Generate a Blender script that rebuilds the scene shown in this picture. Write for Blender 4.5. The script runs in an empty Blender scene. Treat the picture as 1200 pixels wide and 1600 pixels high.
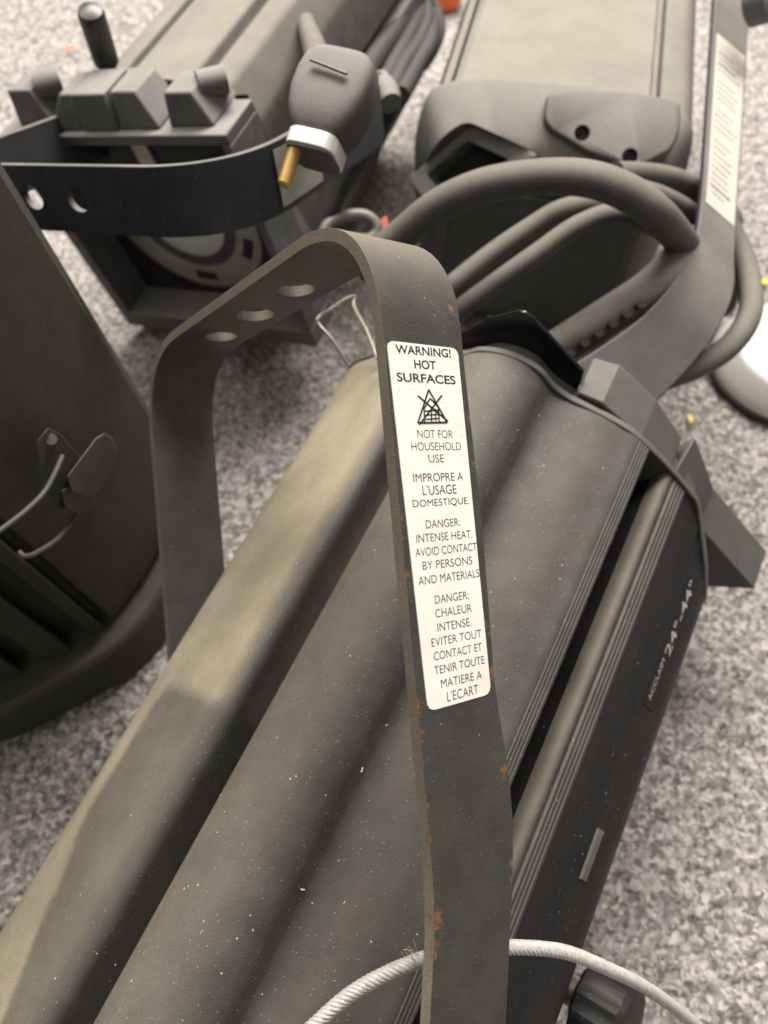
import bpy, bmesh, math, random
import numpy as np
from mathutils import Vector, Matrix, Quaternion
random.seed(4); rng = np.random.default_rng(4)
sc = bpy.context.scene
COL = sc.collection

# ------------------------------------------------------------------ camera, light, exposure
CAMH = 0.610
PITCH = math.radians(60)
cam = bpy.data.cameras.new('camera'); camo = bpy.data.objects.new('camera', cam); COL.objects.link(camo)
camo.location = (0, 0, CAMH); camo.rotation_euler = (math.radians(90) - PITCH, 0, 0)
cam.sensor_fit = 'VERTICAL'; cam.sensor_height = 36; cam.sensor_width = 27; cam.lens = 25.99
cam.clip_start = 0.02; cam.clip_end = 60
cam.dof.use_dof = True; cam.dof.focus_distance = 0.315; cam.dof.aperture_fstop = 7.5
sc.camera = camo

w = bpy.data.worlds.new('World'); sc.world = w; w.use_nodes = True
w.node_tree.nodes['Background'].inputs[0].default_value = (1.0, 0.955, 0.90, 1)
w.node_tree.nodes['Background'].inputs[1].default_value = 0.25

def area(name, loc, target, sx, sy, power, col):
    l = bpy.data.lights.new(name, 'AREA'); l.shape = 'RECTANGLE'; l.size = sx; l.size_y = sy
    l.energy = power; l.color = col
    o = bpy.data.objects.new(name, l); COL.objects.link(o); o.location = loc
    o.rotation_euler = (Vector(target) - Vector(loc)).to_track_quat('-Z', 'Y').to_euler()
area('ceiling_panel_far', (0.20, 1.75, 2.15), (0, 0.55, 0), 2.0, 1.0, 178, (1.0, 0.94, 0.868))
area('ceiling_panel_side', (-1.2, 1.2, 2.3), (0.1, 0.3, 0.1), 1.2, 0.9, 28, (1.0, 0.94, 0.868))
area('ceiling_panel_behind', (0.4, -1.6, 2.3), (0.0, 0.5, 0.1), 1.2, 0.7, 10, (1.0, 0.94, 0.868))

sc.view_settings.view_transform = 'Standard'; sc.view_settings.look = 'None'
sc.view_settings.exposure = 0.0; sc.view_settings.gamma = 1.0
sc.render.engine = 'CYCLES'
sc.cycles.max_bounces = 5; sc.cycles.use_denoising = True

# ------------------------------------------------------------------ geometry helpers (millimetres in camera axes -> metres in the room)
SP, CP = math.sin(PITCH), math.cos(PITCH)
F = 1155.0
def V(*a): return np.array(a if len(a) > 1 else a[0], float)
def c2w(p): return Vector((p[0]/1000, (p[1]*SP - p[2]*CP)/1000*1.0, (p[1]*CP + p[2]*SP)/1000 + CAMH))
def ray(px, py): return V((px-600)/F, -(py-800)/F, -1.0)
UPC = V(0, CP, SP)
def at(px, py, z): return ray(px, py)*z                          # depth z mm
def on_h(px, py, h):                                             # height h mm above floor
    r = ray(px, py); return r*((h - CAMH*1000)/(r @ UPC))
def on_pl(px, py, n, p0):
    r = ray(px, py); return r*((p0 @ n)/(r @ n))
def nrm(v): v = V(v); return v/np.linalg.norm(v)

def thing(name, label, cat, loc=(0, 0, 0), group=None):
    o = bpy.data.objects.new(name, None); COL.objects.link(o); o.location = loc
    o.empty_display_size = 0.03
    o['label'] = label; o['category'] = cat
    if group: o['group'] = group
    return o
def tag(o, label, cat, group=None):
    o['label'] = label; o['category'] = cat
    if group: o['group'] = group
    return o
def root_of(p):
    while p.parent: p = p.parent
    return p
def mesh_obj(name, verts, faces, mat, parent=None, smooth=30, bevel=0, bseg=2, label=None, origin=None):
    """verts are room coordinates (Vectors)"""
    base = Vector(origin) if origin is not None else (root_of(parent).location.copy() if parent else Vector((0, 0, 0)))
    me = bpy.data.meshes.new(name)
    me.from_pydata([tuple(Vector(v) - base) for v in verts], [], [tuple(f) for f in faces])
    bm = bmesh.new(); bm.from_mesh(me); bmesh.ops.recalc_face_normals(bm, faces=bm.faces); bm.to_mesh(me); bm.free()
    for mm in (mat if isinstance(mat, (list, tuple)) else [mat]): me.materials.append(mm)
    if smooth:
        for p in me.polygons: p.use_smooth = True
        me.set_sharp_from_angle(angle=math.radians(smooth))
    o = bpy.data.objects.new(name, me); COL.objects.link(o)
    if parent: o.parent = parent
    else: o.location = base
    if bevel:
        b = o.modifiers.new('edge', 'BEVEL'); b.width = bevel; b.segments = bseg; b.limit_method = 'ANGLE'; b.angle_limit = math.radians(35)
        b.harden_normals = False
    if label: o['label'] = label
    return o
class MB:
    def __init__(s): s.v = []; s.f = []
    def add(s, v, f):
        n = len(s.v); s.v += [Vector(x) for x in v]; s.f += [tuple(i+n for i in q) for q in f]
    def prism(s, a, b):                                          # two rings of room points
        n = len(a); s.add(list(a)+list(b), [tuple(range(n)), tuple(range(2*n-1, n-1, -1))] + [(i, (i+1) % n, n+(i+1) % n, n+i) for i in range(n)])
    def box(s, c, ax, ay, az, hx, hy, hz):
        c = V(c); P = lambda i, j, k: c2w(c + ax*hx*i + ay*hy*j + az*hz*k)
        s.prism([P(-1,-1,-1), P(1,-1,-1), P(1,1,-1), P(-1,1,-1)], [P(-1,-1,1), P(1,-1,1), P(1,1,1), P(-1,1,1)])
    def loft(s, rings, cap=True, close=True):
        n = len(rings[0]); v = [p for r in rings for p in r]; f = []
        for k in range(len(rings)-1):
            for i in range(n if close else n-1):
                j = (i+1) % n; f.append((k*n+i, k*n+j, (k+1)*n+j, (k+1)*n+i))
        if cap:
            f.append(tuple(range(n))); f.append(tuple(range(len(v)-1, len(v)-n-1, -1)))
        s.add(v, f)
    def tube(s, pts, r, n=12, cap=True):
        pts = [Vector(p) for p in pts]; rings = []; prev = None
        for i, p in enumerate(pts):
            t = (pts[min(i+1, len(pts)-1)] - pts[max(i-1, 0)]).normalized()
            if prev is None:
                x = t.orthogonal().normalized()
            else:
                x = (prev - t*prev.dot(t)).normalized()
            prev = x; y = t.cross(x); rr = r[i] if hasattr(r, '__len__') else r
            rings.append([p + (x*math.cos(2*math.pi*k/n) + y*math.sin(2*math.pi*k/n))*rr for k in range(n)])
        s.loft(rings, cap)
    def build(s, name, mat, parent=None, **k): return mesh_obj(name, s.v, s.f, mat, parent, **k)
def crom(P, n=8, closed=False):
    P = [V(p) for p in P]; out = []
    m = len(P)
    for i in range(m if closed else m-1):
        g = lambda k: P[k % m] if closed else P[min(max(k, 0), m-1)]
        a, b, c, d = g(i-1), g(i), g(i+1), g(i+2)
        for k in range(n):
            t = k/n; out.append(.5*(2*b + (c-a)*t + (2*a-5*b+4*c-d)*t*t + (3*b-a-3*c+d)*t**3))
    if not closed: out.append(P[-1])
    return out
def round_poly(P, rad, seg=5):
    out = []; m = len(P)
    for i in range(m):
        a, b, c = V(P[i-1]), V(P[i]), V(P[(i+1) % m])
        r = rad[i] if hasattr(rad, '__len__') else rad
        d1, d2 = a-b, c-b; l = min(r, np.linalg.norm(d1)*.45, np.linalg.norm(d2)*.45)
        if l < 1e-6: out.append(b); continue
        p, q = b + nrm(d1)*l, b + nrm(d2)*l
        for k in range(seg+1):
            t = k/seg; out.append((1-t)**2*p + 2*t*(1-t)*b + t*t*q)
    return out
def boolean(o, cut):
    m = o.modifiers.new('cut', 'BOOLEAN'); m.object = cut; m.operation = 'DIFFERENCE'; m.solver = 'EXACT'
    o.modifiers.move(len(o.modifiers)-1, 0)
    bevs = [x for x in o.modifiers if x.type == 'BEVEL']
    for x in bevs: x.show_viewport = False
    dg = bpy.context.evaluated_depsgraph_get(); dg.update()
    me = bpy.data.meshes.new_from_object(o.evaluated_get(dg))
    o.modifiers.remove(m); old = o.data; o.data = me; me.name = old.name
    for x in bevs: x.show_viewport = True
    for p in me.polygons: p.use_smooth = True
    me.set_sharp_from_angle(angle=math.radians(30))
    bpy.data.objects.remove(cut)

# ------------------------------------------------------------------ materials
def newmat(name):
    m = bpy.data.materials.new(name); m.use_nodes = True
    nt = m.node_tree; b = nt.nodes['Principled BSDF']
    return m, nt, b
def N(nt, t, **k):
    n = nt.nodes.new(t)
    for a, v in k.items():
        if a.startswith('i_'):
            n.inputs[a[2:]].default_value = v
        else: setattr(n, a, v)
    return n
def L(nt, a, b): nt.links.new(a, b)
def math_n(nt, op, a, b=None, clamp=False):
    n = nt.nodes.new('ShaderNodeMath'); n.operation = op; n.use_clamp = clamp
    for i, x in enumerate((a, b)):
        if x is None: continue
        if isinstance(x, (int, float)): n.inputs[i].default_value = x
        else: L(nt, x, n.inputs[i])
    return n.outputs[0]
def ramp(nt, x, lo, hi):
    n = nt.nodes.new('ShaderNodeMapRange'); n.interpolation_type = 'SMOOTHSTEP'
    n.inputs['From Min'].default_value = lo; n.inputs['From Max'].default_value = hi
    L(nt, x, n.inputs['Value']); return n.outputs[0]
def mix(nt, f, a, b):
    n = nt.nodes.new('ShaderNodeMix'); n.data_type = 'RGBA'
    if isinstance(f, (int, float)): n.inputs[0].default_value = f
    else: L(nt, f, n.inputs[0])
    for i, x in ((6, a), (7, b)):
        if isinstance(x, tuple): n.inputs[i].default_value = (*x, 1)
        else: L(nt, x, n.inputs[i])
    return n.outputs[2]
def noise(nt, co, scale, detail=3, rough=.55):
    n = N(nt, 'ShaderNodeTexNoise'); n.inputs['Scale'].default_value = scale; n.inputs['Detail'].default_value = detail
    n.inputs['Roughness'].default_value = rough; L(nt, co, n.inputs['Vector']); return n.outputs['Fac']
def dot(nt, co, v):
    n = N(nt, 'ShaderNodeVectorMath', operation='DOT_PRODUCT'); L(nt, co, n.inputs[0]); n.inputs[1].default_value = tuple(v); return n.outputs['Value']
def paint(name, base, dust=(.30, .26, .19), amt=.5, dirv=(0, 0, 1), rough=.6, grain=900, gstr=.25, lo=.1, hi=1.0,
          specks=.5, rust=None, dark_patch=None, edge=0.0, metal=0.0, lowg=.6, band=None):
    m, nt, b = newmat(name)
    tc = N(nt, 'ShaderNodeTexCoord'); co = tc.outputs['Object']
    ge = N(nt, 'ShaderNodeNewGeometry')
    nz = dot(nt, ge.outputs['Normal'], nrm(dirv))
    d = ramp(nt, nz, lo, hi)
    if band is not None:
        bm_ = math_n(nt, 'SUBTRACT', 1.0, ramp(nt, math_n(nt, 'ADD', dot(nt, co, band[0]), math_n(nt, 'MULTIPLY', math_n(nt, 'SUBTRACT', noise(nt, co, 60, 3), .5), .008)), band[1], band[2]))
        d = math_n(nt, 'ADD', d, math_n(nt, 'MULTIPLY', bm_, .78))
    cl = noise(nt, co, 22, 4, .6)
    cr_ = math_n(nt, 'MULTIPLY_ADD', ramp(nt, cl, .25, .75), .34); cr_.node.inputs[2].default_value = .66
    d = math_n(nt, 'MULTIPLY', d, cr_)
    fine = noise(nt, co, 700, 2, .6)
    d = math_n(nt, 'MULTIPLY', d, math_n(nt, 'MULTIPLY_ADD', fine, .5))
    d.node.inputs[2].default_value = .75
    d = math_n(nt, 'MULTIPLY', d, amt, clamp=True)
    if dark_patch is not None:  # rounded patch where less dust colour is mixed in, so it is darker
        A, U, a0, u0, v0, u1 = dark_patch
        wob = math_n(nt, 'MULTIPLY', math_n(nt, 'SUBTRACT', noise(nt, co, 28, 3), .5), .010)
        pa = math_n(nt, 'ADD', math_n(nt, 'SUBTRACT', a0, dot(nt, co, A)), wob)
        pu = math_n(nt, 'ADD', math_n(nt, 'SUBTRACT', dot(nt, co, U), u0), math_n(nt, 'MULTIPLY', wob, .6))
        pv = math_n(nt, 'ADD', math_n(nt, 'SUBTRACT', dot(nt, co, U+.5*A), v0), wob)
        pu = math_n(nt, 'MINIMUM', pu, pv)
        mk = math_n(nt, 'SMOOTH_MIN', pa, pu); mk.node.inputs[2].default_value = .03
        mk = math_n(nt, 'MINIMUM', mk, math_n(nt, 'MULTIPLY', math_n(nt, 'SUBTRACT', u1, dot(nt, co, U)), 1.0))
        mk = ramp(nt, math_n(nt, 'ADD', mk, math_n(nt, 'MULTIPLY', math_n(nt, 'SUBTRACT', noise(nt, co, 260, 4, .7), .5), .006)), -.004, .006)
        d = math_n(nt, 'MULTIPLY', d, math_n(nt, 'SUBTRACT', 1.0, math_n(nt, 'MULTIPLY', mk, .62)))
    mott = noise(nt, co, 60, 4, .65)
    c0 = mix(nt, ramp(nt, mott, .3, .75), tuple(x*.82 for x in base), tuple(x*1.22 for x in base))
    col = mix(nt, d, c0, dust)
    # pale lint specks
    if specks:
        vo = N(nt, 'ShaderNodeTexVoronoi'); vo.inputs['Scale'].default_value = 190; L(nt, co, vo.inputs['Vector'])
        sel = math_n(nt, 'GREATER_THAN', noise(nt, co, 75, 2), .56)
        sz = math_n(nt, 'MULTIPLY', math_n(nt, 'LESS_THAN', vo.outputs['Distance'], .085), sel)
        sepc = N(nt, 'ShaderNodeSeparateColor'); L(nt, vo.outputs['Color'], sepc.inputs[0])
        sz = math_n(nt, 'MULTIPLY', sz, math_n(nt, 'GREATER_THAN', sepc.outputs[0], .45))
        sz = math_n(nt, 'MULTIPLY', sz, specks)
        col = mix(nt, sz, col, (.52, .49, .42))
    if specks:
        v2 = N(nt, 'ShaderNodeTexVoronoi'); v2.inputs['Scale'].default_value = 420; L(nt, co, v2.inputs['Vector'])
        s2 = N(nt, 'ShaderNodeSeparateColor'); L(nt, v2.outputs['Color'], s2.inputs[0])
        mp = N(nt, 'ShaderNodeMapping'); mp.inputs['Rotation'].default_value = (.5, .9, .7); mp.inputs['Scale'].default_value = (60, 520, 520); L(nt, co, mp.inputs['Vector'])
        mw = N(nt, 'ShaderNodeVectorMath', operation='MULTIPLY_ADD'); n3 = N(nt, 'ShaderNodeTexNoise'); n3.inputs['Scale'].default_value = 55; L(nt, co, n3.inputs['Vector'])
        L(nt, n3.outputs['Color'], mw.inputs[0]); mw.inputs[1].default_value = (3, 7, 7); L(nt, mp.outputs[0], mw.inputs[2])
        v3 = N(nt, 'ShaderNodeTexVoronoi'); v3.inputs['Scale'].default_value = 1; L(nt, mw.outputs[0], v3.inputs['Vector'])
        s3_ = N(nt, 'ShaderNodeSeparateColor'); L(nt, v3.outputs['Color'], s3_.inputs[0])
        z3 = math_n(nt, 'MULTIPLY', math_n(nt, 'LESS_THAN', v3.outputs['Distance'], .10), math_n(nt, 'GREATER_THAN', s3_.outputs[0], .93))
        col = mix(nt, math_n(nt, 'MULTIPLY', z3, specks*.5), col, (.36, .34, .29))
        z2 = math_n(nt, 'MULTIPLY', math_n(nt, 'LESS_THAN', v2.outputs['Distance'], .13), math_n(nt, 'GREATER_THAN', s2.outputs[1], .66))
        col = mix(nt, math_n(nt, 'MULTIPLY', z2, specks*.55), col, (.42, .39, .33))
    if edge:
        pn = ramp(nt, ge.outputs['Pointiness'], .51, .56)
        col = mix(nt, math_n(nt, 'MULTIPLY', pn, edge), col, tuple(min(1, x*3.2) for x in base))
    rv = noise(nt, co, 45, 3)
    ro = math_n(nt, 'MULTIPLY_ADD', rv, .22); ro.node.inputs[2].default_value = rough-.1
    ro = math_n(nt, 'ADD', ro, math_n(nt, 'MULTIPLY', d, .35), clamp=True)
    if rust is not None:
        acc = None
        for p, r in rust:
            ds = N(nt, 'ShaderNodeVectorMath', operation='DISTANCE'); L(nt, co, ds.inputs[0]); ds.inputs[1].default_value = tuple(p)
            q = math_n(nt, 'DIVIDE', ds.outputs['Value'], r)
            q = math_n(nt, 'SUBTRACT', 1.0, q, clamp=True)
            acc = q if acc is None else math_n(nt, 'MAXIMUM', acc, q)
        rn = noise(nt, co, 330, 4, .7)
        rm = ramp(nt, math_n(nt, 'ADD', math_n(nt, 'MULTIPLY', acc, .42), rn), .74, .92)
        wide = ramp(nt, math_n(nt, 'ADD', math_n(nt, 'MULTIPLY', ge.outputs['Pointiness'], .0), noise(nt, co, 260, 5, .75)), .70, .76)
        rm = math_n(nt, 'MAXIMUM', math_n(nt, 'MULTIPLY', rm, .9), math_n(nt, 'MULTIPLY', wide, .35))
        rc = mix(nt, noise(nt, co, 800, 2), (.09, .035, .015), (.27, .125, .055))
        col = mix(nt, rm, col, rc); ro = math_n(nt, 'ADD', ro, math_n(nt, 'MULTIPLY', rm, .3), clamp=True)
    L(nt, col, b.inputs['Base Color']); L(nt, ro, b.inputs['Roughness'])
    b.inputs['Metallic'].default_value = metal; b.inputs['Specular IOR Level'].default_value = .32
    g1 = noise(nt, co, grain, 2, .5); g2 = noise(nt, co, grain*.22, 3, .5)
    hh = math_n(nt, 'ADD', g1, math_n(nt, 'MULTIPLY', g2, lowg))
    bp = N(nt, 'ShaderNodeBump'); bp.inputs['Strength'].default_value = gstr; bp.inputs['Distance'].default_value = .0006
    L(nt, hh, bp.inputs['Height']); L(nt, bp.outputs[0], b.inputs['Normal'])
    return m
def plain(name, col, rough=.5, metal=0.0, var=.15, scale=120, bump=0.0, bscale=600, spec=.5):
    m, nt, b = newmat(name)
    co = N(nt, 'ShaderNodeTexCoord').outputs['Object']
    c = mix(nt, noise(nt, co, scale, 4, .65), tuple(x*(1-var*1.6) for x in col), tuple(min(1, x*(1+var)) for x in col))
    L(nt, c, b.inputs['Base Color']); b.inputs['Metallic'].default_value = metal
    r = math_n(nt, 'MULTIPLY_ADD', noise(nt, co, scale*.6, 3), .2); r.node.inputs[2].default_value = rough-.1
    L(nt, r, b.inputs['Roughness']); b.inputs['Specular IOR Level'].default_value = spec
    if bump:
        bp = N(nt, 'ShaderNodeBump'); bp.inputs['Strength'].default_value = bump; bp.inputs['Distance'].default_value = .0006
        L(nt, noise(nt, co, bscale, 3), bp.inputs['Height']); L(nt, bp.outputs[0], b.inputs['Normal'])
    return m

# ------------------------------------------------------------------ frames of the main lantern (camera axes, mm)
a = V(.45222656, .82209398, -.3459084); u = V(.56646319, .03483081, .82335064); q = V(-.68891988, .5682854, .44993456)
O = V(-62.5, 111.7, -382.5)
def B(U, Q, A): return O + u*U + q*Q + a*A
def dirw(v): return V(c2w(v) - c2w(V(0, 0, 0)))*1000
yu = nrm(V(.604, .081, .793)); yv = V(-.09, .995, -.034); yv = nrm(yv - yu*(yv @ yu)); yw = nrm(np.cross(yu, yv))
def BF(U, Q, A): return B(U, Q, A - min(44.0, max(0.0, -288.0 - Q)) if A > 0 else A)
def Y(a_, b_, c_): return O + yu*a_ + yv*b_ + yw*c_
YW = 121.5
MAIN = c2w(B(-30, -370, -200)); MAIN.z = 0.0
def rel(p): return c2w(p) - MAIN

M = {}
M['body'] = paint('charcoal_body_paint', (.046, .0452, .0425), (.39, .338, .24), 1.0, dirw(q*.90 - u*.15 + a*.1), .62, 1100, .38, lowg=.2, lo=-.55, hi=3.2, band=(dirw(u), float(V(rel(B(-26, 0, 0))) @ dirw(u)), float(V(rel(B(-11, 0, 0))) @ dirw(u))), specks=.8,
                  dark_patch=(dirw(a), dirw(u), float(V(rel(B(0, 0, -184))) @ dirw(a)), float(V(rel(B(-87, 0, 0))) @ dirw(u)), float(V(rel(B(-88, 0, -262))) @ (dirw(u)+.5*dirw(a))), float(V(rel(B(-7, 0, 0))) @ dirw(u))))
M['casting'] = paint('charcoal_casting_paint', (.048, .049, .047), (.24, .22, .17), .45, (-.3, .2, 1), .6, 900, .3, specks=.5, edge=.25)
rust_pts = [(Y(YW, -22, 12), 9), (Y(YW, -24, 2), 6), (Y(YW-2, -42, -16), 6), (Y(YW, -192, 21), 10), (Y(YW, -186, -19), 7), (Y(YW, -268, 21), 9), (Y(YW, -278, 23), 8),
            (Y(YW, -268, -19), 5), (Y(YW, -240, 24), 6), (Y(YW, -206, 24), 7), (Y(YW, -60, 19.5), 5), (Y(YW, -10, 18), 8), (Y(-15, -5, 3), 9), (Y(-17, 0, 5), 8), (Y(YW, -128, 23), 6)]
rr_ = random.Random(3)
for k in range(20):
    vv = rr_.uniform(-15, -310); rust_pts.append((Y(YW, vv, 21 if k % 3 else -20), rr_.uniform(3.5, 7)))
M['yoke'] = paint('black_yoke_paint', (.042, .040, .036), (.31, .265, .185), .95, (-.5, .3, .8), .52, 900, .28, lo=.24, hi=1.0, specks=.35,
                  rust=[(rel(p), r/1000) for p, r in rust_pts], edge=.12, lowg=.25)
M['side'] = paint('black_anodised_side', (.009, .009, .010), (.2, .18, .15), .03, (0, 0, 1), .5, 900, .15, specks=.5)
M['latch'] = paint('dark_latch_metal', (.040, .039, .036), (.2, .18, .15), .4, (-.2, .2, 1), .45, 700, .2, specks=.2, edge=.2)
M['gloss'] = plain('black_gloss_plate', (.008, .008, .009), .22, 0, .1)
M['steel'] = plain('dull_steel_wire', (.42, .38, .31), .38, .9, .3)
M['rope'] = plain('galvanised_wire_rope', (.50, .485, .45), .58, .15, .35, 400)
M['old_paper'] = plain('yellowed_sticker_paper', (.50, .47, .41), .5, 0, .06, 60)
pm, nt, b = newmat('white_sticker_paper'); co = N(nt, 'ShaderNodeTexCoord').outputs['Object']
c_ = mix(nt, ramp(nt, noise(nt, co, 70, 4, .6), .35, .75), (.80, .775, .715), (.74, .705, .63))
vo_ = N(nt, 'ShaderNodeTexVoronoi'); vo_.inputs['Scale'].default_value = 240; L(nt, co, vo_.inputs['Vector'])
sp_ = N(nt, 'ShaderNodeSeparateColor'); L(nt, vo_.outputs['Color'], sp_.inputs[0])
k_ = math_n(nt, 'MULTIPLY', math_n(nt, 'LESS_THAN', math_n(nt, 'ADD', vo_.outputs['Distance'], math_n(nt, 'MULTIPLY', noise(nt, co, 900, 2), .1)), .15), math_n(nt, 'GREATER_THAN', sp_.outputs[0], .8))
c_ = mix(nt, math_n(nt, 'MULTIPLY', k_, .55), c_, (.33, .27, .2))
c_ = mix(nt, math_n(nt, 'MULTIPLY', ramp(nt, noise(nt, co, 300, 5, .78), .58, .72), .5), c_, (.45, .40, .32))
L(nt, c_, b.inputs['Base Color']); b.inputs['Roughness'].default_value = .42; M['paper'] = pm
M['ink'] = plain('black_printing_ink', (.02, .02, .02), .5, 0, .1)
M['silver_ink'] = plain('silver_printing_ink', (.34, .34, .32), .45, 0, .1)
M['faded_ink'] = plain('faded_grey_ink', (.12, .11, .1), .6, 0, .1)
M['far_body'] = paint('dusty_charcoal_paint', (.070, .069, .064), (.27, .252, .205), .95, (0, -.1, 1), .62, 900, .2, lo=.15, hi=.95, specks=.3)
M['far_cast'] = paint('grey_casting_paint', (.095, .096, .096), (.33, .31, .27), .75, (0, -.25, 1), .58, 900, .25, lo=.3, hi=1.0, specks=.2)
M['far_yoke'] = paint('blue_black_yoke_paint', (.022, .024, .030), (.33, .305, .25), .8, (.5, .5, .7), .5, 800, .25, lo=.30, hi=1.0, specks=.2)
M['dark'] = plain('matt_black_interior', (.012, .012, .012), .7, 0, .2)
M['cap'] = paint('dusty_grey_cap_paint', (.075, .076, .075), (.265, .25, .21), .85, (0, -.25, 1), .6, 900, .25, lo=-.1, hi=.95, specks=.25)
M['left_body'] = paint('brown_black_body_paint', (.030, .029, .024), (.2, .18, .13), .4, (.4, .1, 1), .55, 900, .2, specks=.2)
M['rubber'] = paint('dusty_rubber_cable', (.050, .049, .046), (.26, .235, .19), .7, (0, .1, 1), .6, 1200, .2, lo=-.1, hi=1.0, specks=.2)
M['lens_ring'] = plain('cream_metal_ring', (.36, .33, .26), .45, .2, .2)
M['brass'] = plain('aged_brass', (.46, .30, .10), .5, .6, .25)
M['plug'] = paint('dusty_black_plug', (.055, .052, .052), (.25, .228, .208), .9, (0, -.2, 1), .6, 700, .2, lo=.0, hi=.95, specks=.2)
M['white'] = plain('white_plastic', (.56, .535, .495), .4, 0, .03)
M['orange'] = plain('orange_plastic', (.85, .17, .03), .5, 0, .1)
M['yellow'] = plain('yellow_paper', (.85, .58, .08), .6, 0, .1)
M['hook'] = plain('grey_cast_hook', (.20, .19, .17), .6, .4, .25)
M['red'] = plain('red_plastic', (.45, .10, .06), .5, 0, .2)
M['lint'] = plain('pale_lint', (.62, .57, .46), .8, 0, .2)
M['amber'] = plain('amber_chip', (.40, .22, .08), .6, 0, .2)

# glass
gm, nt, b = newmat('lens_glass'); b.inputs['Base Color'].default_value = (.86, .84, .74, 1); b.inputs['Roughness'].default_value = .2
b.inputs['Transmission Weight'].default_value = .25; b.inputs['IOR'].default_value = 1.5; M['glass'] = gm

# carpet
cm, nt, b = newmat('flecked_grey_carpet')
co = N(nt, 'ShaderNodeTexCoord').outputs['Object']
vo = N(nt, 'ShaderNodeTexVoronoi'); vo.feature = 'SMOOTH_F1'; vo.inputs['Smoothness'].default_value = .55; vo.inputs['Scale'].default_value = 305; vo.inputs['Randomness'].default_value = 1.0
wob = N(nt, 'ShaderNodeTexNoise'); wob.inputs['Scale'].default_value = 160; L(nt, co, wob.inputs['Vector'])
vm = N(nt, 'ShaderNodeVectorMath', operation='MULTIPLY_ADD'); L(nt, wob.outputs['Color'], vm.inputs[0]); vm.inputs[1].default_value = (.006, .006, .006); L(nt, co, vm.inputs[2])
L(nt, vm.outputs[0], vo.inputs['Vector'])
sp = N(nt, 'ShaderNodeSeparateColor'); L(nt, vo.outputs['Color'], sp.inputs[0])
patch = noise(nt, co, 210, 3, .65)
val = math_n(nt, 'ADD', math_n(nt, 'MULTIPLY', sp.outputs[0], .55), math_n(nt, 'MULTIPLY', patch, .55))
cr = N(nt, 'ShaderNodeValToRGB'); L(nt, val, cr.inputs[0])
cr.color_ramp.elements[0].position = .22; cr.color_ramp.elements[0].color = (.085, .077, .069, 1)
cr.color_ramp.elements[1].position = .80; cr.color_ramp.elements[1].color = (.47, .438, .408, 1)
e = cr.color_ramp.elements.new(.42); e.color = (.20, .186, .173, 1)
e = cr.color_ramp.elements.new(.60); e.color = (.31, .288, .268, 1)
L(nt, cr.outputs[0], b.inputs['Base Color']); b.inputs['Roughness'].default_value = .95; b.inputs['Specular IOR Level'].default_value = .1
bp = N(nt, 'ShaderNodeBump'); bp.inputs['Strength'].default_value = .6; bp.inputs['Distance'].default_value = .002
L(nt, math_n(nt, 'ADD', noise(nt, co, 420, 4, .7), math_n(nt, 'MULTIPLY', sp.outputs[0], .3)), bp.inputs['Height']); L(nt, bp.outputs[0], b.inputs['Normal'])
M['carpet'] = cm

# ------------------------------------------------------------------ the floor: one looped carpet sheet
def make_floor():
    st = .0027
    xs = np.concatenate([[-5, -2.5, -1.2], np.arange(-.78, .78, st), [1.2, 2.5, 5]])
    ys = np.concatenate([[-4, -1.5, -.5], np.arange(-.12, 1.55, st), [2.2, 4, 7]])
    nx, ny = len(xs), len(ys)
    Z = rng.random((ny, nx))
    k = np.array([.25, .5, .25])
    S = Z.copy()
    S = k[0]*np.roll(S, 1, 0)+k[1]*S+k[2]*np.roll(S, -1, 0); S = k[0]*np.roll(S, 1, 1)+k[1]*S+k[2]*np.roll(S, -1, 1)
    S = (S-S.mean())/S.std()
    T = rng.random((ny//4+2, nx//4+2)); T = np.kron(T, np.ones((4, 4)))[:ny, :nx]
    for _ in range(3): T = (np.roll(T, 1, 0)+2*T+np.roll(T, -1, 0))/4; T = (np.roll(T, 1, 1)+2*T+np.roll(T, -1, 1))/4
    T = (T-T.mean())/T.std()
    H = np.clip(.0013*S + .0006*T, -.0035, .0035) - .0035
    H[:3] = H[-3:] = -.003; H[:, :3] = H[:, -3:] = -.003
    XX, YY = np.meshgrid(xs, ys)
    co = np.stack([XX, YY, H], -1).reshape(-1, 3)
    me = bpy.data.meshes.new('floor')
    me.vertices.add(nx*ny); me.vertices.foreach_set('co', co.ravel())
    i = np.arange(nx*ny).reshape(ny, nx)
    qd = np.stack([i[:-1, :-1], i[:-1, 1:], i[1:, 1:], i[1:, :-1]], -1).reshape(-1, 4)
    me.loops.add(qd.size); me.loops.foreach_set('vertex_index', qd.ravel().astype(np.int32))
    me.polygons.add(len(qd)); me.polygons.foreach_set('loop_start', (np.arange(len(qd))*4).astype(np.int32))
    me.update(calc_edges=True); me.validate()
    me.polygons.foreach_set('use_smooth', np.ones(len(qd), bool)); me.materials.append(M['carpet'])
    o = bpy.data.objects.new('floor', me); COL.objects.link(o); o['kind'] = 'structure'
make_floor()

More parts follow.
